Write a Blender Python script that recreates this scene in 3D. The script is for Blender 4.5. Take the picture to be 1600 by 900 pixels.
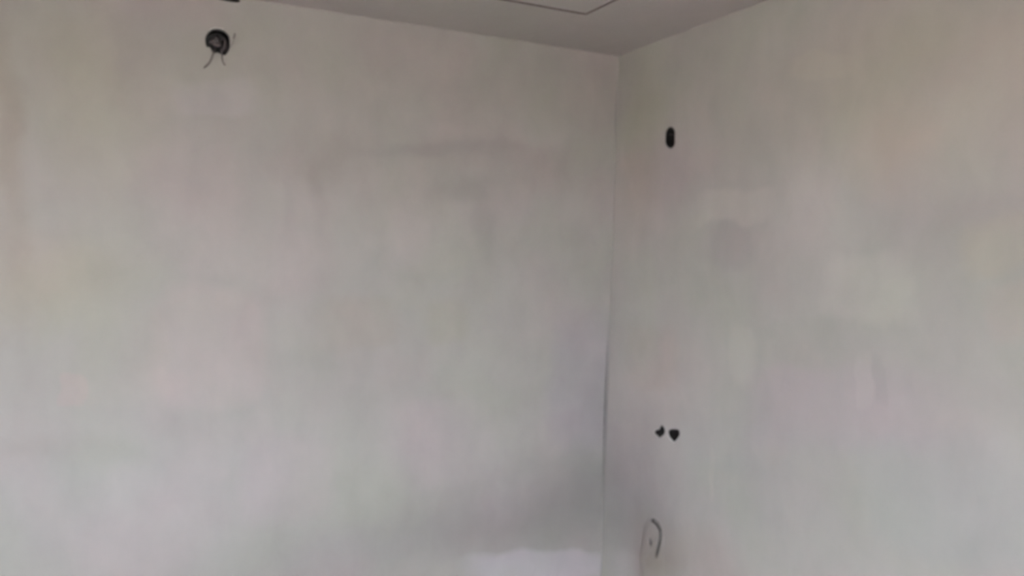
import bpy, bmesh, math, random
from mathutils import Vector, Matrix, noise
from mathutils.geometry import delaunay_2d_cdt

random.seed(7)
for o in list(bpy.data.objects):
    bpy.data.objects.remove(o)
scene = bpy.context.scene
C = scene.collection
PI = math.pi

# ------------------------------------------------------------------ camera
# the room: corner at the world origin, wall_left is the plane y=0, wall_right
# the plane x=0, floor z=0, ceiling z=2.65; the camera is held 1.75 m up
CEIL = 2.65
YAW, PITCH, ROLL, FOC = math.radians(25.573), math.radians(-1.885), math.radians(1.706), 1323.3
F = Vector((math.sin(YAW) * math.cos(PITCH), math.cos(YAW) * math.cos(PITCH), math.sin(PITCH)))
Rt = Vector((math.cos(YAW), -math.sin(YAW), 0))
Up = Rt.cross(F)
r2 = math.cos(ROLL) * Rt + math.sin(ROLL) * Up
u2 = -math.sin(ROLL) * Rt + math.cos(ROLL) * Up
cam_d = bpy.data.cameras.new('camera')
cam = bpy.data.objects.new('camera', cam_d)
C.objects.link(cam)
M = Matrix((r2, u2, -F)).transposed().to_4x4()
M.translation = Vector((-1.995, -3.163, 1.75))
cam.matrix_world = M
cam_d.sensor_width = 36.0
cam_d.lens = FOC / 1600.0 * 36.0
cam_d.clip_start = 0.05
cam_d.dof.use_dof = True            # a soft hand-held phone frame
cam_d.dof.focus_distance = 1.5
cam_d.dof.aperture_fstop = 2.8
scene.camera = cam

# ------------------------------------------------------------------ world and exposure
w = bpy.data.worlds.new('overcast_sky')
scene.world = w
w.use_nodes = True
bg = w.node_tree.nodes['Background']
bg.inputs['Color'].default_value = (0.80, 0.90, 1.0, 1)
bg.inputs['Strength'].default_value = 5.0
scene.view_settings.view_transform = 'Standard'
scene.view_settings.look = 'None'
scene.view_settings.gamma = 1.0
scene.view_settings.use_curve_mapping = False
scene.view_settings.exposure = 2.09


# ------------------------------------------------------------------ materials
def new_mat(name):
    m = bpy.data.materials.new(name)
    m.use_nodes = True
    nt = m.node_tree
    return m, nt, nt.nodes['Principled BSDF']


def plain(name, col, rough=0.6, var=0.12, scale=40.0, metallic=0.0):
    m, nt, b = new_mat(name)
    tc = nt.nodes.new('ShaderNodeTexCoord')
    nz = nt.nodes.new('ShaderNodeTexNoise')
    nz.inputs['Scale'].default_value = scale
    nz.inputs['Detail'].default_value = 4
    nt.links.new(tc.outputs['Object'], nz.inputs['Vector'])
    rp = nt.nodes.new('ShaderNodeValToRGB')
    rp.color_ramp.elements[0].position = 0.3
    rp.color_ramp.elements[1].position = 0.7
    rp.color_ramp.elements[0].color = tuple(c * (1 - var) for c in col) + (1,)
    rp.color_ramp.elements[1].color = tuple(min(1, c * (1 + var)) for c in col) + (1,)
    nt.links.new(nz.outputs['Fac'], rp.inputs['Fac'])
    nt.links.new(rp.outputs['Color'], b.inputs['Base Color'])
    b.inputs['Roughness'].default_value = rough
    b.inputs['Metallic'].default_value = metallic
    return m


def plaster(name, base, axes, patches=(), seed=0.0, blotch=1.0):
    """Trowelled gypsum plaster.  axes: which object axes are (u, v).
    patches: (u, v, half_u, half_v, angle, colour, strength, softness) - coats of
    plaster of another batch, damp stains with a shape of their own, and broad tints that paint in light falloff."""
    m, nt, b = new_mat(name)
    N, L = nt.nodes.new, nt.links.new
    tc = N('ShaderNodeTexCoord')
    sep = N('ShaderNodeSeparateXYZ')
    L(tc.outputs['Object'], sep.inputs[0])
    uv = N('ShaderNodeCombineXYZ')
    L(sep.outputs[axes[0]], uv.inputs[0])
    L(sep.outputs[axes[1]], uv.inputs[1])
    uv.inputs[2].default_value = seed

    def nz(scale, detail, rough, src, stretch=None):
        n = N('ShaderNodeTexNoise')
        n.inputs['Scale'].default_value = scale
        n.inputs['Detail'].default_value = detail
        n.inputs['Roughness'].default_value = rough
        if stretch:
            mp = N('ShaderNodeMapping')
            mp.inputs['Scale'].default_value = stretch
            L(src, mp.inputs['Vector'])
            src = mp.outputs[0]
        L(src, n.inputs['Vector'])
        return n
    # organic warp of the patch outlines
    wn = nz(3.2, 3, 0.55, uv.outputs[0])
    sub = N('ShaderNodeVectorMath'); sub.operation = 'SUBTRACT'
    sub.inputs[1].default_value = (0.5, 0.5, 0.5)
    L(wn.outputs['Color'], sub.inputs[0])
    mul = N('ShaderNodeVectorMath'); mul.operation = 'MULTIPLY'
    mul.inputs[1].default_value = (0.16, 0.16, 0.0)
    L(sub.outputs[0], mul.inputs[0])
    warp = N('ShaderNodeVectorMath'); warp.operation = 'ADD'
    L(uv.outputs[0], warp.inputs[0]); L(mul.outputs[0], warp.inputs[1])
    # base colour: pinkish, olive and grey batches drifting into each other
    tint = nz(2.1, 2, 0.5, warp.outputs[0])
    rp = N('ShaderNodeValToRGB')
    cr = rp.color_ramp
    cr.elements[0].position = 0.33
    cr.elements[1].position = 0.68
    k = 0.035 * blotch

    def shade(dr, dg, db):
        return (base[0] * (1 + dr), base[1] * (1 + dg), base[2] * (1 + db), 1)
    cr.elements[0].color = shade(1.2 * k, -0.2 * k, 0.4 * k)
    e = cr.elements.new(0.5); e.color = shade(0, 0, 0)
    cr.elements[-1].color = shade(-0.7 * k, 0.35 * k, -1.0 * k)
    L(tint.outputs['Fac'], rp.inputs['Fac'])
    col = rp.outputs['Color']

    def mult(col, n, lo, hi, a, z):
        mr = N('ShaderNodeMapRange')
        mr.inputs['From Min'].default_value = lo
        mr.inputs['From Max'].default_value = hi
        mr.inputs['To Min'].default_value = a
        mr.inputs['To Max'].default_value = z
        L(n.outputs['Fac'], mr.inputs['Value'])
        mx = N('ShaderNodeMix'); mx.data_type = 'RGBA'; mx.blend_type = 'MULTIPLY'
        mx.inputs['Factor'].default_value = 1.0
        L(col, mx.inputs['A'])
        cmb = N('ShaderNodeCombineColor')
        for i in range(3):
            L(mr.outputs[0], cmb.inputs[i])
        L(cmb.outputs[0], mx.inputs['B'])
        return mx.outputs['Result']
    col = mult(col, nz(1.7, 4, 0.55, warp.outputs[0]), 0.3, 0.7, 1 - 0.05 * blotch, 1 + 0.05 * blotch)
    col = mult(col, nz(2.4, 3, 0.6, uv.outputs[0], (1.8, 0.8, 1)), 0.3, 0.7, 1 - 0.016 * blotch, 1 + 0.016 * blotch)
    col = mult(col, nz(14, 4, 0.6, uv.outputs[0], (1.0, 0.55, 1)), 0.25, 0.75, 1 - 0.018 * blotch, 1 + 0.018 * blotch)
    col = mult(col, nz(5.5, 3, 0.55, warp.outputs[0], (1.5, 0.9, 1)), 0.3, 0.7, 1 - 0.035 * blotch, 1 + 0.035 * blotch)
    for (pu, pv, hu, hv, ang, pc, st, soft) in patches:
        mp = N('ShaderNodeMapping'); mp.vector_type = 'TEXTURE'
        mp.inputs['Location'].default_value = (pu, pv, seed)
        mp.inputs['Rotation'].default_value = (0, 0, ang)
        mp.inputs['Scale'].default_value = (hu, hv, 1)
        L(warp.outputs[0], mp.inputs['Vector'])
        # a rounded-rectangle distance: (|x|^3+|y|^3)
        ab = N('ShaderNodeVectorMath'); ab.operation = 'ABSOLUTE'
        L(mp.outputs[0], ab.inputs[0])
        pw = N('ShaderNodeVectorMath'); pw.operation = 'MULTIPLY'
        L(ab.outputs[0], pw.inputs[0]); L(ab.outputs[0], pw.inputs[1])
        ln = N('ShaderNodeVectorMath'); ln.operation = 'LENGTH'
        L((pw if soft < 0.65 else ab).outputs[0], ln.inputs[0])
        mr = N('ShaderNodeMapRange'); mr.interpolation_type = 'SMOOTHSTEP'
        mr.inputs['From Min'].default_value = 1 + soft
        mr.inputs['From Max'].default_value = max(0.0, 1 - soft)
        mr.inputs['To Min'].default_value = 0
        mr.inputs['To Max'].default_value = st
        L(ln.outputs['Value'], mr.inputs['Value'])
        mx = N('ShaderNodeMix'); mx.data_type = 'RGBA'; mx.blend_type = 'MULTIPLY'
        L(mr.outputs[0], mx.inputs['Factor'])
        L(col, mx.inputs['A'])
        mx.inputs['B'].default_value = tuple(pc) + (1,)
        col = mx.outputs['Result']
    L(col, b.inputs['Base Color'])
    b.inputs['Roughness'].default_value = 0.82
    b.inputs['Specular IOR Level'].default_value = 0.25
    bp = N('ShaderNodeBump')
    bp.inputs['Strength'].default_value = 0.18
    bp.inputs['Distance'].default_value = 0.004
    fine = nz(26, 5, 0.6, uv.outputs[0], (1.0, 0.6, 1))
    L(fine.outputs['Fac'], bp.inputs['Height'])
    L(bp.outputs['Normal'], b.inputs['Normal'])
    return m


BASE = (0.425, 0.386, 0.356)
PATCH_L = [
    (-0.173, 0.689, 0.425, 0.179, 0.024, (0.75, 0.745, 0.77), 1.0, 1.0),
    (-0.899, 0.643, 0.495, 0.12, 0.09, (0.89, 0.89, 0.91), 1.0, 1.0),
    (-0.055, 0.966, 0.131, 0.227, -0.066, (0.88, 0.88, 0.9), 1.0, 0.8),
    (-0.296, 0.432, 0.323, 0.076, -0.085, (1.22, 1.21, 1.33), 1.0, 0.45),
    (-0.482, 0.765, 0.172, 0.085, 0.151, (1.1, 1.1, 1.11), 1.0, 0.8),
    (-0.614, 1.893, 0.034, 0.143, 0.045, (0.92, 0.92, 0.92), 1.0, 0.8),
    (-0.699, 2.02, 0.128, 0.038, 0.318, (0.9, 0.9, 0.9), 1.0, 0.8),
    (-0.825, 1.846, 0.178, 0.157, 0.04, (1.05, 1.03, 1.04), 1.0, 0.5),
    (-0.937, 2.053, 0.209, 0.149, 0.068, (0.95, 0.94, 0.93), 1.0, 1.0),
    (-0.726, 2.169, 0.359, 0.056, 0.081, (0.95, 0.95, 0.95), 1.0, 0.7),
    (-2.197, 1.634, 0.183, 0.126, 0.016, (1.05, 1.0, 0.94), 1.0, 1.0),
    (-0.303, 2.109, 0.215, 0.08, 0.222, (0.95, 0.94, 0.93), 1.0, 0.9),
    (-1.673, 2.29, 0.132, 0.071, 0.109, (1.06, 1.05, 1.09), 1.0, 0.5),
    (-2.295, 2.104, 0.046, 0.305, 0.09, (0.93, 0.88, 0.84), 1.0, 0.8),
    (-2.036, 2.233, 0.173, 0.254, 0.106, (1.04, 1.03, 0.97), 1.0, 0.8),
    (-1.729, 1.798, 0.421, 0.201, 0.039, (1.07, 1.05, 1.06), 1.0, 0.8),
    (-1.906, 2.462, 0.066, 0.286, -0.209, (0.94, 0.93, 0.95), 1.0, 0.9),
    (-0.808, 2.168, 0.271, 0.03, 0.114, (0.93, 0.93, 0.94), 1.0, 0.7),
    (-1.284, 1.958, 0.029, 0.166, 0.058, (0.95, 0.94, 0.94), 1.0, 0.7),
    (-1.396, 1.928, 0.023, 0.14, 0.055, (0.96, 0.955, 0.96), 1.0, 0.7),
    (-0.986, 1.926, 0.155, 0.148, 0.052, (1.03, 1.02, 1.02), 1.0, 0.5),
    (-0.373, 1.958, 0.181, 0.133, 0.052, (1.05, 1.04, 1.05), 1.0, 0.7),
    (-1.35, 1.742, 0.141, 0.26, 0.029, (1.06, 1.04, 1.05), 1.0, 0.8),
    (-1.275, 2.101, 0.143, 0.107, 0.077, (0.95, 0.94, 0.93), 1.0, 0.7),
    (-1.145, 1.711, 0.099, 0.122, 0.024, (1.0, 1.02, 1.01), 1.0, 0.6),
    (-1.658, 1.415, 0.183, 0.205, -0.017, (1.08, 1.035, 1.05), 1.0, 0.35),
    (-1.927, 1.376, 0.139, 0.154, -0.023, (1.02, 1.02, 1.0), 1.0, 0.4),
    (-2.078, 1.272, 0.05, 0.052, -0.04, (1.06, 0.99, 1.0), 1.0, 0.25),
    (-1.282, 1.349, 0.193, 0.038, -0.13, (0.97, 0.97, 0.97), 1.0, 0.8),
    (-0.761, 1.49, 0.093, 0.077, -0.005, (0.98, 0.97, 0.94), 1.0, 0.6),
    (-1.127, 1.48, 0.15, 0.088, -0.007, (0.98, 0.97, 0.94), 1.0, 0.6),
    (-0.146, 1.251, 0.153, 0.265, -0.033, (0.95, 0.94, 1.0), 1.0, 0.6),
    (-0.747, 1.011, 0.249, 0.156, -0.066, (1.05, 1.02, 1.05), 1.0, 0.6),
    (-1.38, 0.934, 0.164, 0.168, -0.082, (1.03, 0.99, 1.02), 1.0, 0.6),
    (-1.818, 0.835, 0.479, 0.294, -0.102, (1.02, 1.02, 1.05), 1.0, 1.0),  # broad cool tint: daylight on the lower wall painted into the colour
    (-2.136, 1.082, 0.207, 0.043, -0.069, (0.97, 0.97, 0.96), 1.0, 0.7),
]
PATCH_R = [
    (-0.159, 0.748, 0.303, 0.271, -0.264, (0.76, 0.745, 0.78), 1.0, 1.0),
    (-0.36, 0.62, 0.129, 0.129, -0.308, (0.86, 0.82, 0.8), 1.0, 1.0),
    (-0.409, 0.545, 0.136, 0.061, -0.33, (0.88, 0.865, 0.82), 1.0, 1.0),
    (-0.191, 0.468, 0.142, 0.054, -0.331, (1.15, 1.14, 1.18), 1.0, 0.7),
    (-1.375, 1.699, 0.167, 0.112, -0.043, (1.11, 1.1, 1.1), 1.0, 0.5),
    (-1.187, 1.97, 0.211, 0.16, 0.053, (1.15, 1.16, 1.16), 1.0, 0.9),
    (-0.767, 1.956, 0.197, 0.057, -0.051, (1.11, 1.1, 1.09), 1.0, 0.55),
    (-0.74, 1.822, 0.14, 0.069, 0.002, (0.95, 0.94, 0.95), 1.0, 0.6),
    (-0.916, 2.223, 0.38, 0.152, 0.126, (1.02, 1.02, 1.0), 1.0, 0.8),
    (-0.375, 2.102, 0.194, 0.115, 0.076, (0.95, 0.93, 0.95), 1.0, 0.9),
    (-0.761, 0.864, 0.437, 0.207, -0.276, (0.98, 0.98, 0.99), 1.0, 1.0),  # broad faint darkening: weaker light low on the wall painted in
    (-0.19, 2.209, 0.133, 0.294, 0.1, (0.97, 0.95, 0.9), 1.0, 0.8),
    (-1.7, 1.914, 0.176, 0.034, -0.154, (0.96, 0.935, 0.95), 1.0, 0.9),
    (-1.602, 1.82, 0.094, 0.053, -0.313, (0.96, 0.955, 0.95), 1.0, 0.8),
    (-1.782, 1.836, 0.099, 0.065, -0.244, (1.04, 1.01, 0.97), 1.0, 0.6),
    (-1.56, 2.261, 0.426, 0.243, 0.173, (1.09, 1.05, 1.0), 1.0, 0.7),  # warm plaster patch, lightened as well to paint in light high up
    (-1.178, 2.377, 0.129, 0.04, 0.189, (1.05, 1.05, 1.03), 1.0, 0.5),
    (-1.84, 1.672, 0.08, 0.078, -0.063, (1.05, 1.0, 1.0), 1.0, 0.5),
    (-1.39, 1.42, 0.028, 0.071, -0.144, (1.06, 1.07, 1.06), 1.0, 0.6),
    (-1.44, 1.427, 0.018, 0.062, -0.144, (0.95, 0.95, 0.95), 1.0, 0.6),
    (-0.7, 0.977, 0.015, 0.117, -0.241, (1.05, 1.04, 1.03), 1.0, 0.6),
    (-0.857, 1.454, 0.073, 0.093, -0.111, (1.06, 1.06, 1.05), 1.0, 0.6),
    (-0.631, 1.834, 0.037, 0.119, 0.005, (1.05, 1.05, 1.05), 1.0, 0.8),
    (-1.327, 2.377, 0.019, 0.208, 0.199, (1.03, 1.03, 1.03), 1.0, 0.8),
    (-1.465, 2.099, 0.13, 0.108, 0.106, (1.03, 1.0, 0.97), 1.0, 0.8),
    (-1.104, 1.502, 0.197, 0.082, -0.104, (0.96, 0.98, 0.96), 1.0, 0.6),
    (-0.746, 1.117, 0.252, 0.115, -0.205, (0.97, 0.98, 0.99), 1.0, 0.6),
    (-1.274, 1.325, 0.355, 0.117, -0.171, (1.0, 0.98, 1.02), 1.0, 0.6),
    (-1.675, 1.158, 0.249, 0.167, -0.264, (0.98, 1.0, 1.02), 1.0, 0.6),
    (-0.661, 0.68, 0.24, 0.091, -0.032, (1.0, 0.96, 0.95), 1.0, 0.7),
    (-0.332, 1.37, 0.178, 0.129, -0.117, (0.98, 0.95, 0.93), 1.0, 0.6),
]
M_left = plaster('plaster_left', BASE, (0, 2), PATCH_L, 0.0)
M_right = plaster('plaster_right', (0.452, 0.412, 0.381), (1, 2), PATCH_R, 3.7)
M_plain = plaster('plaster_plain', BASE, (0, 2), (), 8.1)
M_ceil = plaster('plaster_ceiling', (0.51, 0.465, 0.442), (0, 1), (), 5.5, 0.6)
M_floor = plain('screed', (0.34, 0.31, 0.28), 0.85, 0.12, 5)
M_ground = plain('dry_soil', (0.51, 0.44, 0.37), 0.95, 0.15, 0.8)
M_frame = plain('white_frame', (0.75, 0.75, 0.74), 0.4, 0.03, 8)
M_box = plain('black_plastic', (0.018, 0.015, 0.015), 0.55, 0.2, 60)
M_rim = plain('grey_plastic', (0.08, 0.066, 0.068), 0.6, 0.25, 60)
M_void = plain('dark_hole', (0.007, 0.0045, 0.004), 0.9, 0.2, 60)
M_wire_dark = plain('wire_black', (0.03, 0.025, 0.026), 0.45, 0.1, 80)
M_wire_grey = plain('wire_grey', (0.16, 0.135, 0.135), 0.5, 0.1, 80)
M_wire_mauve = plain('wire_mauve', (0.20, 0.155, 0.155), 0.5, 0.1, 80)
M_filler = plain('pale_filler', (0.56, 0.53, 0.50), 0.9, 0.08, 90)
M_joint = plain('joint_filler', (0.17, 0.13, 0.125), 0.9, 0.25, 14)
M_brick = plain('chased_rubble', (0.17, 0.145, 0.14), 0.95, 0.3, 120)


# ------------------------------------------------------------------ mesh helpers
def mesh_obj(name, verts, faces, mat, parent=None, smooth=False):
    me = bpy.data.meshes.new(name)
    me.from_pydata([tuple(v) for v in verts], [], [tuple(f) for f in faces])
    bm = bmesh.new(); bm.from_mesh(me)
    bmesh.ops.recalc_face_normals(bm, faces=bm.faces)
    bm.to_mesh(me); bm.free()
    if smooth:
        me.polygons.foreach_set('use_smooth', [True] * len(me.polygons))
    me.materials.append(mat)
    o = bpy.data.objects.new(name, me)
    C.objects.link(o)
    if parent:
        o.parent = parent
        o.matrix_parent_inverse = Matrix.Translation(-parent.location)
    return o


def tag(o, label=None, cat=None, group=None, kind=None):
    for k, v in (('label', label), ('category', cat), ('group', group), ('kind', kind)):
        if v:
            o[k] = v
    return o


def empty(name, loc, label, cat, group=None):
    o = bpy.data.objects.new(name, None)
    o.empty_display_size = 0.05
    C.objects.link(o)
    o.location = loc
    return tag(o, label, cat, group)


class MB:
    def __init__(self):
        self.v, self.f = [], []

    def add(self, v, f):
        n = len(self.v)
        self.v += [Vector(p) for p in v]
        self.f += [tuple(i + n for i in q) for q in f]

    def box(self, a, b):
        (x0, y0, z0), (x1, y1, z1) = a, b
        self.add([(x0, y0, z0), (x1, y0, z0), (x1, y1, z0), (x0, y1, z0),
                  (x0, y0, z1), (x1, y0, z1), (x1, y1, z1), (x0, y1, z1)],
                 [(0, 3, 2, 1), (4, 5, 6, 7), (0, 1, 5, 4), (1, 2, 6, 5), (2, 3, 7, 6), (3, 0, 4, 7)])

    def tube(self, pts, r, n=8, taper=None):
        pts = [Vector(p) for p in pts]
        # smooth the polyline (Catmull-Rom)
        q = []
        for i in range(len(pts) - 1):
            p0 = pts[max(0, i - 1)]; p1 = pts[i]; p2 = pts[i + 1]; p3 = pts[min(len(pts) - 1, i + 2)]
            for k in range(6):
                t = k / 6
                q.append(0.5 * ((2 * p1) + (p2 - p0) * t + (2 * p0 - 5 * p1 + 4 * p2 - p3) * t * t
                                + (3 * p1 - p0 - 3 * p2 + p3) * t ** 3))
        q.append(pts[-1])
        base = len(self.v)
        ref = Vector((0.31, 0.83, 0.47)).normalized()
        for i, p in enumerate(q):
            d = (q[min(i + 1, len(q) - 1)] - q[max(i - 1, 0)]).normalized()
            a = d.cross(ref)
            if a.length < 1e-3:
                a = d.cross(Vector((1, 0, 0)))
            a.normalize(); b = d.cross(a)
            rr = r if taper is None else r * (1 + (taper - 1) * i / (len(q) - 1))
            for k in range(n):
                t = 2 * PI * k / n
                self.v.append(p + a * (rr * math.cos(t)) + b * (rr * math.sin(t)))
        for i in range(len(q) - 1):
            for k in range(n):
                k2 = (k + 1) % n
                self.f.append((base + i * n + k, base + i * n + k2, base + (i + 1) * n + k2, base + (i + 1) * n + k))
        self.f.append(tuple(base + k for k in range(n))[::-1])
        e = base + (len(q) - 1) * n
        self.f.append(tuple(e + k for k in range(n)))

    def build(self, name, mat, parent=None, smooth=False):
        return mesh_obj(name, self.v, self.f, mat, parent, smooth)


def inside(p, poly):
    x, y = p
    c = False
    j = len(poly) - 1
    for i in range(len(poly)):
        xi, yi = poly[i]; xj, yj = poly[j]
        if (yi > y) != (yj > y) and x < (xj - xi) * (y - yi) / (yj - yi) + xi:
            c = not c
        j = i
    return c


def ragged(cu, cv, hu, hv, n=22, amp=0.10, seed=0, power=2.0):
    """outline of a chiselled hole"""
    out = []
    for k in range(n):
        t = 2 * PI * k / n
        c, s = math.cos(t), math.sin(t)
        r = (abs(c) ** power + abs(s) ** power) ** (-1 / power)
        r *= 1 + amp * noise.noise(Vector((c * 1.6, s * 1.6, seed * 7.3))) + amp * 0.5 * noise.noise(Vector((c * 5, s * 5, seed * 3.1)))
        out.append((cu + hu * r * c, cv + hv * r * s))
    return out


def rounded(pts, n=3):
    """Catmull-Rom smoothing of a closed outline"""
    out = []
    for i in range(len(pts)):
        p0, p1, p2, p3 = (Vector(pts[(i + k) % len(pts)]) for k in (-1, 0, 1, 2))
        for k in range(n):
            t = k / n
            q = 0.5 * ((2 * p1) + (p2 - p0) * t + (2 * p0 - 5 * p1 + 4 * p2 - p3) * t ** 2 + (3 * p1 - p0 - 3 * p2 + p3) * t ** 3)
            out.append((q.x, q.y))
    return out


def strip(path, widths):
    """outline of a crack running along path (u,v), pointed ends"""
    l, r = [], []
    n = len(path)
    for i, (u, v) in enumerate(path):
        a = Vector(path[max(0, i - 1)]); b = Vector(path[min(n - 1, i + 1)])
        d = (b - a).normalized()
        nx, ny = -d.y, d.x
        wd = widths[i] if hasattr(widths, '__len__') else widths
        l.append((u + nx * wd / 2, v + ny * wd / 2))
        r.append((u - nx * wd / 2, v - ny * wd / 2))
    return l + r[::-1]


def sheet(outer, holes, step, place, depth, wob=0.0, seed=0.0, tunnel=0.05):
    """A plastered surface with real openings.  place(u, v, d) maps wall
    coordinates and depth behind the face to the world; returns an MB."""
    co, ed = [], []

    def loop(pts):
        n = len(co)
        co.extend(Vector(p) for p in pts)
        ed.extend((n + i, n + (i + 1) % len(pts)) for i in range(len(pts)))
        return list(range(n, n + len(pts)))
    # densify the outer boundary
    dense = []
    for i in range(len(outer)):
        a = Vector(outer[i]); b = Vector(outer[(i + 1) % len(outer)])
        k = max(1, int((b - a).length / step))
        dense += [tuple(a.lerp(b, t / k)) for t in range(k)]
    loop(dense)
    hl = [loop(h) for h in holes]
    nb = len(co)
    u0 = min(p[0] for p in outer); u1 = max(p[0] for p in outer)
    v0 = min(p[1] for p in outer); v1 = max(p[1] for p in outer)
    boxes = [(min(p[0] for p in h), max(p[0] for p in h), min(p[1] for p in h), max(p[1] for p in h)) for h in holes]
    nu = int((u1 - u0) / step); nv = int((v1 - v0) / step)
    for i in range(1, nu):
        for j in range(1, nv):
            u = u0 + (u1 - u0) * i / nu; v = v0 + (v1 - v0) * j / nv
            if not inside((u, v), outer):
                continue
            m = step * 0.25
            if any(b[0] - m < u < b[1] + m and b[2] - m < v < b[3] + m for b in boxes):
                continue
            co.append(Vector((u, v)))
    vo, eo, fo, ov, oe, of = delaunay_2d_cdt(co, ed, [], 0, 1e-6)
    keep = []
    for f in fo:
        c = sum((vo[i] for i in f), Vector((0, 0))) / len(f)
        if not inside(c, outer):
            continue
        if any(b[0] <= c.x <= b[1] and b[2] <= c.y <= b[3] and inside(c, h) for b, h in zip(boxes, holes)):
            continue
        keep.append(f)
    mb = MB()
    vs = []
    for v in vo:
        e = min(v.x - u0, u1 - v.x, v.y - v0, v1 - v.y, 0.12) / 0.12
        d = wob * max(0, e) * (noise.noise(Vector((v.x * 2.3, v.y * 2.0, seed))) + 0.45 * noise.noise(Vector((v.x * 6, v.y * 5, seed + 4))))
        vs.append(place(v.x, v.y, d))
    mb.add(vs, keep)
    inv = {}
    for i, src in enumerate(ov):
        for s in src:
            inv[s] = i
    for h in hl:
        idx = [inv[i] for i in h]
        n = len(mb.v)
        m = len(idx)
        mb.v += [mb.v[i].copy() for i in idx]
        for i in idx:
            mb.v.append(Vector(place(vo[i].x, vo[i].y, tunnel)))
        for k in range(m):
            k2 = (k + 1) % m
            mb.f.append((n + k, n + k2, n + m + k2, n + m + k))
    if depth:
        # closed back and edges of the slab
        n = len(mb.v)
        mb.v += [Vector(place(u, v, 0)) for u, v in outer] + [Vector(place(u, v, depth)) for u, v in outer]
        k = len(outer)
        mb.f.append(tuple(n + k + i for i in range(k)))
        for i in range(k):
            j = (i + 1) % k
            mb.f.append((n + i, n + j, n + k + j, n + k + i))
    return mb


def on_left(u, v, d):
    return (u, d, v)


def on_right(u, v, d):
    return (d, u, v)


# ------------------------------------------------------------------ openings in the plaster
X0, Y0 = -4.7, -4.6           # the opposite walls
JB = (-1.655, 2.484)
hole_jb = rounded([(-1.6604, 2.5295), (-1.6752, 2.5252), (-1.6877, 2.5123), (-1.6958, 2.4957), (-1.6955, 2.4758), (-1.6911, 2.4631), (-1.6805, 2.4623), (-1.6739, 2.4521), (-1.6674, 2.444), (-1.6547, 2.4479), (-1.6417, 2.4429), (-1.6288, 2.4424), (-1.6204, 2.4524), (-1.6142, 2.4712), (-1.6146, 2.4935), (-1.6171, 2.5111), (-1.6281, 2.523), (-1.6433, 2.5298)])
hole_top = ragged(-1.621, 2.6385, 0.039, 0.0075, 20, 0.05, 2, 3.2)
hole_oval = rounded([(-0.3936, 2.294), (-0.415, 2.2863), (-0.4284, 2.2696), (-0.4298, 2.2471), (-0.4311, 2.2245), (-0.4195, 2.2108), (-0.3987, 2.208), (-0.3769, 2.2179), (-0.3631, 2.2346), (-0.3617, 2.2576), (-0.3647, 2.28), (-0.3768, 2.2911)])
hole_a = rounded([(-0.4049, 1.1128), (-0.4225, 1.1059), (-0.4297, 1.092), (-0.4241, 1.0782), (-0.4076, 1.0672), (-0.3952, 1.0583), (-0.3817, 1.0646), (-0.3615, 1.0709), (-0.3673, 1.085), (-0.3888, 1.0917)])
hole_b = rounded([(-0.4507, 1.0962), (-0.4689, 1.1073), (-0.4934, 1.1121), (-0.5178, 1.1143), (-0.5249, 1.0983), (-0.5117, 1.0808), (-0.4942, 1.0647), (-0.4754, 1.0683), (-0.4581, 1.0774)])

ck_a = [(-0.0052 + 0.0014 * noise.noise(Vector((0, z * 9, 2))), z) for z in [2.54 - 0.03 * i for i in range(12)]]
ck_b = [(-0.0075 + 0.0014 * noise.noise(Vector((0, z * 9, 5))), z) for z in [1.49 - 0.04 * i for i in range(21)]]
ck_c = [(-0.005 + 0.001 * noise.noise(Vector((0, z * 9, 7))), z) for z in [0.46 - 0.04 * i for i in range(8)]]


def taper(n, w):
    return [w * max(0.12, min(1, 3.2 * min(i, n - 1 - i) / n)) for i in range(n)]


crack_a = strip(ck_a, taper(len(ck_a), 0.0068))
crack_b = strip(ck_b, taper(len(ck_b), 0.0115))
crack_c = strip(ck_c, taper(len(ck_c), 0.006))

hook = [(-0.363, 0.7175), (-0.3849, 0.7213), (-0.4072, 0.7149), (-0.4233, 0.6992), (-0.4289, 0.6778), (-0.4284, 0.6519), (-0.4214, 0.624), (-0.4162, 0.6017), (-0.4153, 0.5807)]
crack_hook = strip(hook, [0.010, 0.019, 0.022, 0.021, 0.019, 0.020, 0.021, 0.019, 0.012])
pit = rounded([(-0.3628, 0.6469), (-0.3764, 0.6433), (-0.3816, 0.6294), (-0.3739, 0.6113), (-0.3601, 0.6173), (-0.3548, 0.6313)])

# ------------------------------------------------------------------ the setting
left_outer = [(X0, 0), (0, 0), (0, CEIL), (X0, CEIL)]
mb = sheet(left_outer, [hole_jb, hole_top, crack_a, crack_b, crack_c], 0.05, on_left, 0.16, 0.004, 1.0, 0.045)
tag(mb.build('wall_left', M_left, smooth=True), 'long mottled grey plaster wall left of the room corner', kind='structure')
right_outer = [(Y0, 0), (0, 0), (0, CEIL), (Y0, CEIL)]
mb = sheet(right_outer, [hole_oval, hole_a, hole_b, crack_hook, pit], 0.05, on_right, 0.16, 0.004, 9.0, 0.045)
tag(mb.build('wall_right', M_right, smooth=True), 'mottled grey plaster wall right of the room corner', kind='structure')
for nm in ('wall_left', 'wall_right'):
    o = bpy.data.objects[nm]
    for pz in o.data.polygons:      # smooth plaster, crisp slab and hole edges
        n = pz.normal
        a = abs(n.y) if nm == 'wall_left' else abs(n.x)
        pz.use_smooth = a > 0.9 and pz.area < 0.02

# floor, opposite walls, window
mb = MB(); mb.box((X0 - 0.3, Y0 - 0.3, -0.15), (0.16, 0.16, 0))
tag(mb.build('floor', M_floor), 'bare cement screed floor', kind='structure')
# windows: (offset range along the wall, height range)
WIN_BACK = (-3.9, -1.5, 0.85, 2.3)
WIN_SIDE = (-3.6, -2.2, 0.85, 2.3)


def on_back(u, v, d):
    return (u, Y0 - d, v)


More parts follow.
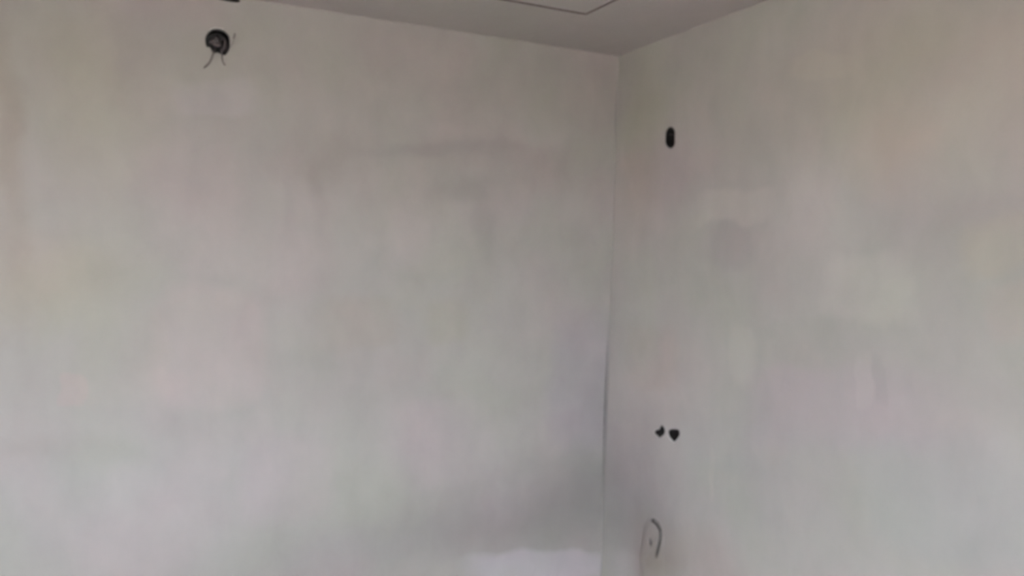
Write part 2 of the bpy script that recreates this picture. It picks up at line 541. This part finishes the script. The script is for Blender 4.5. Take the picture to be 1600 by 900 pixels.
def on_side(u, v, d):
    return (X0 - d, u, v)


m_glass, nt, b = new_mat('window_glass')
nt.nodes.remove(b)
tr = nt.nodes.new('ShaderNodeBsdfTransparent'); gl = nt.nodes.new('ShaderNodeBsdfGlossy')
gl.inputs['Roughness'].default_value = 0.02
mx = nt.nodes.new('ShaderNodeMixShader'); mx.inputs[0].default_value = 0.06
nt.links.new(tr.outputs[0], mx.inputs[1]); nt.links.new(gl.outputs[0], mx.inputs[2])
nt.links.new(mx.outputs[0], nt.nodes['Material Output'].inputs['Surface'])


def wall_window(name, wname, place, lo, hi, win, label, wlabel):
    def pbox(mb, u0, u1, v0, v1, d0, d1):
        p, q = place(u0, v0, d0), place(u1, v1, d1)
        mb.box([min(a, c) for a, c in zip(p, q)], [max(a, c) for a, c in zip(p, q)])
    mb = MB()
    if not win:
        pbox(mb, lo, hi, 0, CEIL, 0, 0.3)
        tag(mb.build(name, M_plain), label, kind='structure')
        return
    a, c, z0, z1 = win
    pbox(mb, lo, a, 0, CEIL, 0, 0.3); pbox(mb, c, hi, 0, CEIL, 0, 0.3)
    pbox(mb, a, c, 0, z0, 0, 0.3); pbox(mb, a, c, z1, CEIL, 0, 0.3)
    tag(mb.build(name, M_plain), label, kind='structure')
    e = bpy.data.objects.new(wname, None); C.objects.link(e)
    e.location = place((a + c) / 2, z0, 0.2)
    tag(e, wlabel, kind='structure')
    t = 0.06; m = (a + c) / 2
    mb = MB()
    for q in ((a, a + t, z0, z1), (c - t, c, z0, z1), (a + t, c - t, z0, z0 + t), (a + t, c - t, z1 - t, z1), (m - t / 2, m + t / 2, z0 + t, z1 - t)):
        pbox(mb, *q, 0.17, 0.23)
    mb.build('window_frame', M_frame, e)
    for q in ((a + t, m - t / 2), (m + t / 2, c - t)):
        mb = MB(); pbox(mb, q[0], q[1], z0 + t, z1 - t, 0.197, 0.203)
        mb.build('pane', m_glass, e)
    mb = MB(); pbox(mb, a - 0.05, c + 0.05, z0 - 0.03, z0 + 0.012, -0.1, 0.17)
    mb.build('window_sill', M_frame, e)


wall_window('wall_back', 'window_1', on_back, X0 - 0.3, 0.16, WIN_BACK, 'plaster wall behind the viewer', 'white framed window behind the viewer')
wall_window('wall_side', 'window_2', on_side, Y0, 0.16, WIN_SIDE, 'plaster wall opposite the right wall', 'white framed window opposite the right wall')
mb = MB(); mb.box((-80, -80, -0.75), (80, 80, -0.6))
tag(mb.build('ground', M_ground), 'dry soil outside the window', kind='structure')

# ceiling: a border along the walls and a field, a thin wavering joint between
GX, GY = -0.443, -0.473
OVX, OVY = X0 + 0.45, Y0 + 0.45


def wav(a, b, n, s):
    a, b = Vector(a), Vector(b)
    d = (b - a).normalized(); nn = Vector((-d.y, d.x))
    return [a.lerp(b, i / n) + nn * 0.006 * noise.noise(Vector((i * 0.55, s, 0))) for i in range(n)]


def ring(off, s=1.0):
    c = [(OVX + off, OVY + off), (GX - off, OVY + off), (GX - off, GY - off), (OVX + off, GY - off)]
    out = []
    for i in range(4):
        out += wav(c[i], c[(i + 1) % 4], 60, i * 3.3)
    return [tuple(p) for p in out]


def on_ceil(u, v, d):
    return (u, v, CEIL + d)


g_out = ring(-0.003)
g_in = ring(0.003)
mb = sheet([(X0, Y0), (0, Y0), (0, 0), (X0, 0)], [g_out], 0.08, on_ceil, 0, 0.002, 3.0, 0.03)
top = MB(); top.box((X0 - 0.3, Y0 - 0.3, CEIL + 0.031), (0.16, 0.16, CEIL + 0.16))
mb.add(top.v, top.f)
ceil = tag(mb.build('ceiling', M_ceil), 'grey plastered ceiling with a thin joint line set in from the walls', kind='structure')
mb = sheet(g_in, [], 0.12, on_ceil, 0.03, 0.0, 3.0)
mb.build('ceiling_panel', M_ceil, ceil)
mb = MB()
n = len(g_out)
for ring_, z in ((ring(-0.0016), CEIL - 0.005), (ring(0.0016), CEIL - 0.005), (g_in, CEIL - 0.001), (g_in, CEIL + 0.012), (g_out, CEIL + 0.012), (g_out, CEIL - 0.001)):
    mb.v += [Vector((p[0], p[1], z)) for p in ring_]
for k in range(6):
    for i in range(n):
        j = (i + 1) % n
        k2 = (k + 1) % 6
        mb.f.append((k * n + i, k * n + j, k2 * n + j, k2 * n + i))
tag(mb.build('joint_strip', M_joint, ceil), 'thin dark brown bead along the ceiling joint')


# ------------------------------------------------------------------ holes and boxes in the walls
def cup(name, outline, place, d0, d1, mat, parent, shrink=0.97, wall=0.003, taper_in=0.96):
    """an open-fronted liner: outer skin, rim and inner skin with a bottom"""
    cu = sum(p[0] for p in outline) / len(outline); cv = sum(p[1] for p in outline) / len(outline)

    def sc(s):
        return [(cu + (u - cu) * s, cv + (v - cv) * s) for u, v in outline]
    rmin = min(math.hypot(u - cu, v - cv) for u, v in outline)
    s2 = shrink - wall / rmin
    n = len(outline)
    rings = [(sc(shrink), d1), (sc(shrink), d0), (sc(s2), d0), (sc(s2 * taper_in), d1 - wall)]
    mb = MB()
    for r, d in rings:
        mb.v += [Vector(place(u, v, d)) for u, v in r]
    for k in range(3):
        for i in range(n):
            j = (i + 1) % n
            mb.f.append((k * n + i, k * n + j, (k + 1) * n + j, (k + 1) * n + i))
    mb.f.append(tuple(range(n)))
    mb.f.append(tuple(3 * n + i for i in range(n)))
    return mb.build(name, mat, parent)


def lip(name, outline, place, w, h, mat, parent, seed=0, arc=(0, 1)):
    """broken plaster edge standing a little proud round an opening"""
    n = len(outline)
    cu = sum(p[0] for p in outline) / n; cv = sum(p[1] for p in outline) / n
    i0, i1 = int(arc[0] * n), int(arc[1] * n)
    mb = MB()
    rows = []
    for i in range(i0, i1 + 1):
        u, v = outline[i % n]
        d = Vector((u - cu, v - cv)); L = d.length; d.normalize()
        k = 0.6 + 0.8 * abs(noise.noise(Vector((d.x * 4, d.y * 4, seed))))
        e = 1.0 if arc == (0, 1) else max(0.0, math.sin(PI * (i - i0) / max(1, i1 - i0))) ** 0.6 + 0.02
        a = len(mb.v)
        for f_, dd in ((0.0, 0.001), (0.15, -h * k * e), (0.55, -h * 0.6 * k * e), (1.0 * e * k, 0.0008)):
            mb.v.append(Vector(place(u + d.x * w * f_, v + d.y * w * f_, dd)))
        rows.append(a)
    for a, b in zip(rows, rows[1:]):
        for k in range(3):
            mb.f.append((a + k, a + k + 1, b + k + 1, b + k))
    return mb.build(name, mat, parent, True)


# open junction box high on the left wall
jb = empty('junction_box', (JB[0], 0, JB[1]), 'open round junction box with loose dark wires high on the left wall', 'junction box')
body = cup('box_body', hole_jb, on_left, 0.003, 0.044, M_box, jb, 0.985)
lip('plaster_rim', hole_jb, on_left, 0.011, 0.0022, M_filler, jb, 3, (0.93, 1.10))


def wire(name, pts, r, mat, parent=None):
    mb = MB()
    mb.tube([(JB[0] + a, -d, JB[1] + c) for a, c, d in pts], r, 8)
    return mb.build(name, mat, parent or jb, True)


# (right, up, out of the wall) in metres from the box centre
wire('wire', [(-0.010, 0.012, -0.035), (-0.016, 0.004, -0.012), (-0.012, -0.010, 0.003), (0.000, -0.013, 0.006), (0.010, -0.006, 0.002), (0.006, 0.006, -0.02)], 0.0052, M_wire_mauve)
wire('wire', [(0.020, 0.022, -0.03), (0.024, 0.012, -0.004), (0.026, -0.004, 0.004), (0.021, -0.020, 0.004), (0.012, -0.030, -0.006)], 0.0055, M_rim)
wire('wire', [(-0.004, 0.020, -0.03), (-0.001, 0.010, -0.006), (-0.006, 0.000, 0.003), (-0.016, -0.006, -0.002), (-0.022, 0.002, -0.02)], 0.0042, M_wire_grey)
wire('wire', [(0.010, 0.026, -0.03), (0.012, 0.014, -0.004), (0.006, 0.002, 0.008), (0.012, -0.012, 0.008), (0.018, -0.024, -0.01)], 0.0042, M_wire_dark)
# the two tails that hang out and the one bent out to the right
wire('hanging_wire', [(-0.006, -0.020, -0.02), (-0.012, -0.034, 0.004), (-0.017, -0.050, 0.009), (-0.022, -0.066, 0.009), (-0.028, -0.078, 0.008), (-0.037, -0.089, 0.009), (-0.044, -0.096, 0.010)], 0.0026, M_wire_grey)
wire('hanging_wire', [(0.013, -0.018, -0.02), (0.014, -0.038, 0.004), (0.0145, -0.052, 0.008), (0.016, -0.064, 0.009), (0.020, -0.073, 0.009), (0.026, -0.079, 0.010)], 0.0026, M_wire_grey)
wire('side_wire', [(0.026, -0.016, -0.02), (0.040, -0.013, 0.003), (0.047, -0.004, 0.006), (0.052, 0.010, 0.007), (0.055, 0.022, 0.008)], 0.0008, M_wire_grey)
tip = MB(); tip.tube([(JB[0] + 0.052, -0.008, JB[1] + 0.018), (JB[0] + 0.0545, -0.0095, JB[1] + 0.026), (JB[0] + 0.056, -0.0105, JB[1] + 0.036)], 0.0026, 8)
tip.build('wire_end', M_wire_grey, jb, True)

# dark slot where the wall meets the ceiling, above the junction box
sl = empty('wall_slot', (-1.621, 0, 2.6385), 'narrow dark slot under the ceiling straight above the junction box', 'wall hole')
cup('slot_lining', hole_top, on_left, 0.003, 0.044, M_void, sl, 0.99, 0.001)

# round socket hole on the right wall
so = empty('socket_box', (0, -0.3965, 2.249), 'empty black oval socket hole high on the right wall near the corner', 'socket box')
cup('box_body', hole_oval, on_right, 0.003, 0.044, M_void, so, 0.985, 0.002)
for a in (0.6, 3.7):
    c = Vector((0.012, -0.3965 + 0.026 * math.cos(a), 2.249 + 0.033 * math.sin(a)))
    mb = MB(); mb.tube([c, c + Vector((0.024, 0, 0))], 0.003, 8)
    mb.build('screw_post', M_box, so)

# the two small ragged holes half way down
for nm, ol, lab, sd in (('drill_hole', hole_a, 'smaller of two ragged black holes on the right wall, nearer the corner', 4),
                        ('drill_hole', hole_b, 'larger of two ragged black holes on the right wall, farther from the corner', 9)):
    cu = sum(p[0] for p in ol) / len(ol); cv = sum(p[1] for p in ol) / len(ol)
    e = empty(nm, (0, cu, cv), lab, 'wall hole', 'two small holes side by side on the right wall')
    cup('hole_lining', ol, on_right, 0.004, 0.044, M_void, e, 0.985, 0.002)
    lip('broken_edge', ol, on_right, 0.009, 0.0016, M_filler, e, sd, (0.5, 0.95))

# rough brownish patch low on the right wall with its hooked groove and pit
pt = empty('plaster_patch', (0, -0.385, 0.56), 'rough brownish plaster patch with a hooked groove low beside the corner', 'plaster patch')
outl = [(-0.300, 0.690), (-0.335, 0.735), (-0.385, 0.752), (-0.435, 0.735), (-0.462, 0.690), (-0.470, 0.630), (-0.482, 0.560),
        (-0.475, 0.490), (-0.430, 0.440), (-0.360, 0.420), (-0.300, 0.450), (-0.272, 0.520), (-0.285, 0.610)]
ref = []
for i in range(len(outl)):
    p0, p1, p2, p3 = (Vector(outl[(i + k) % len(outl)]) for k in (-1, 0, 1, 2))
    for k in range(4):
        t_ = k / 4
        q = 0.5 * ((2 * p1) + (p2 - p0) * t_ + (2 * p0 - 5 * p1 + 4 * p2 - p3) * t_ ** 2 + (3 * p1 - p0 - 3 * p2 + p3) * t_ ** 3)
        q += Vector((noise.noise(Vector((i + t_, 0.3, 1))), noise.noise(Vector((i + t_, 5.3, 1))))) * 0.008
        ref.append((q.x, q.y))


def edge_dist(u, v):
    p = Vector((u, v)); m_ = 9
    for i in range(len(ref)):
        a = Vector(ref[i]); b = Vector(ref[(i + 1) % len(ref)]); ab = b - a
        s = max(0, min(1, (p - a).dot(ab) / ab.length_squared))
        m_ = min(m_, (p - a - ab * s).length)
    return m_


def on_patch(u, v, d):
    if d > 0.01:
        return (0.004, u, v)
    e = min(1, edge_dist(u, v) / 0.05)
    h = 0.0045 * e * e * (3 - 2 * e) * (1 + 0.5 * noise.noise(Vector((u * 22, v * 22, 2)))) + 0.0012 * e * noise.noise(Vector((u * 60, v * 60, 2)))
    return (0.0042 * (1 - e) ** 2 - max(h, 0.0) - 0.003 * e, u, v)


mb = sheet(ref, [crack_hook, pit], 0.014, on_patch, 0, 0, 0, 0.04)
mb.build('patch_body', M_right, pt, True)
cup('groove', crack_hook, on_right, 0.001, 0.010, M_brick, pt, 1.0, 0.0002, 1.0)
cup('pit', pit, on_right, 0.001, 0.012, M_brick, pt, 0.985, 0.001)
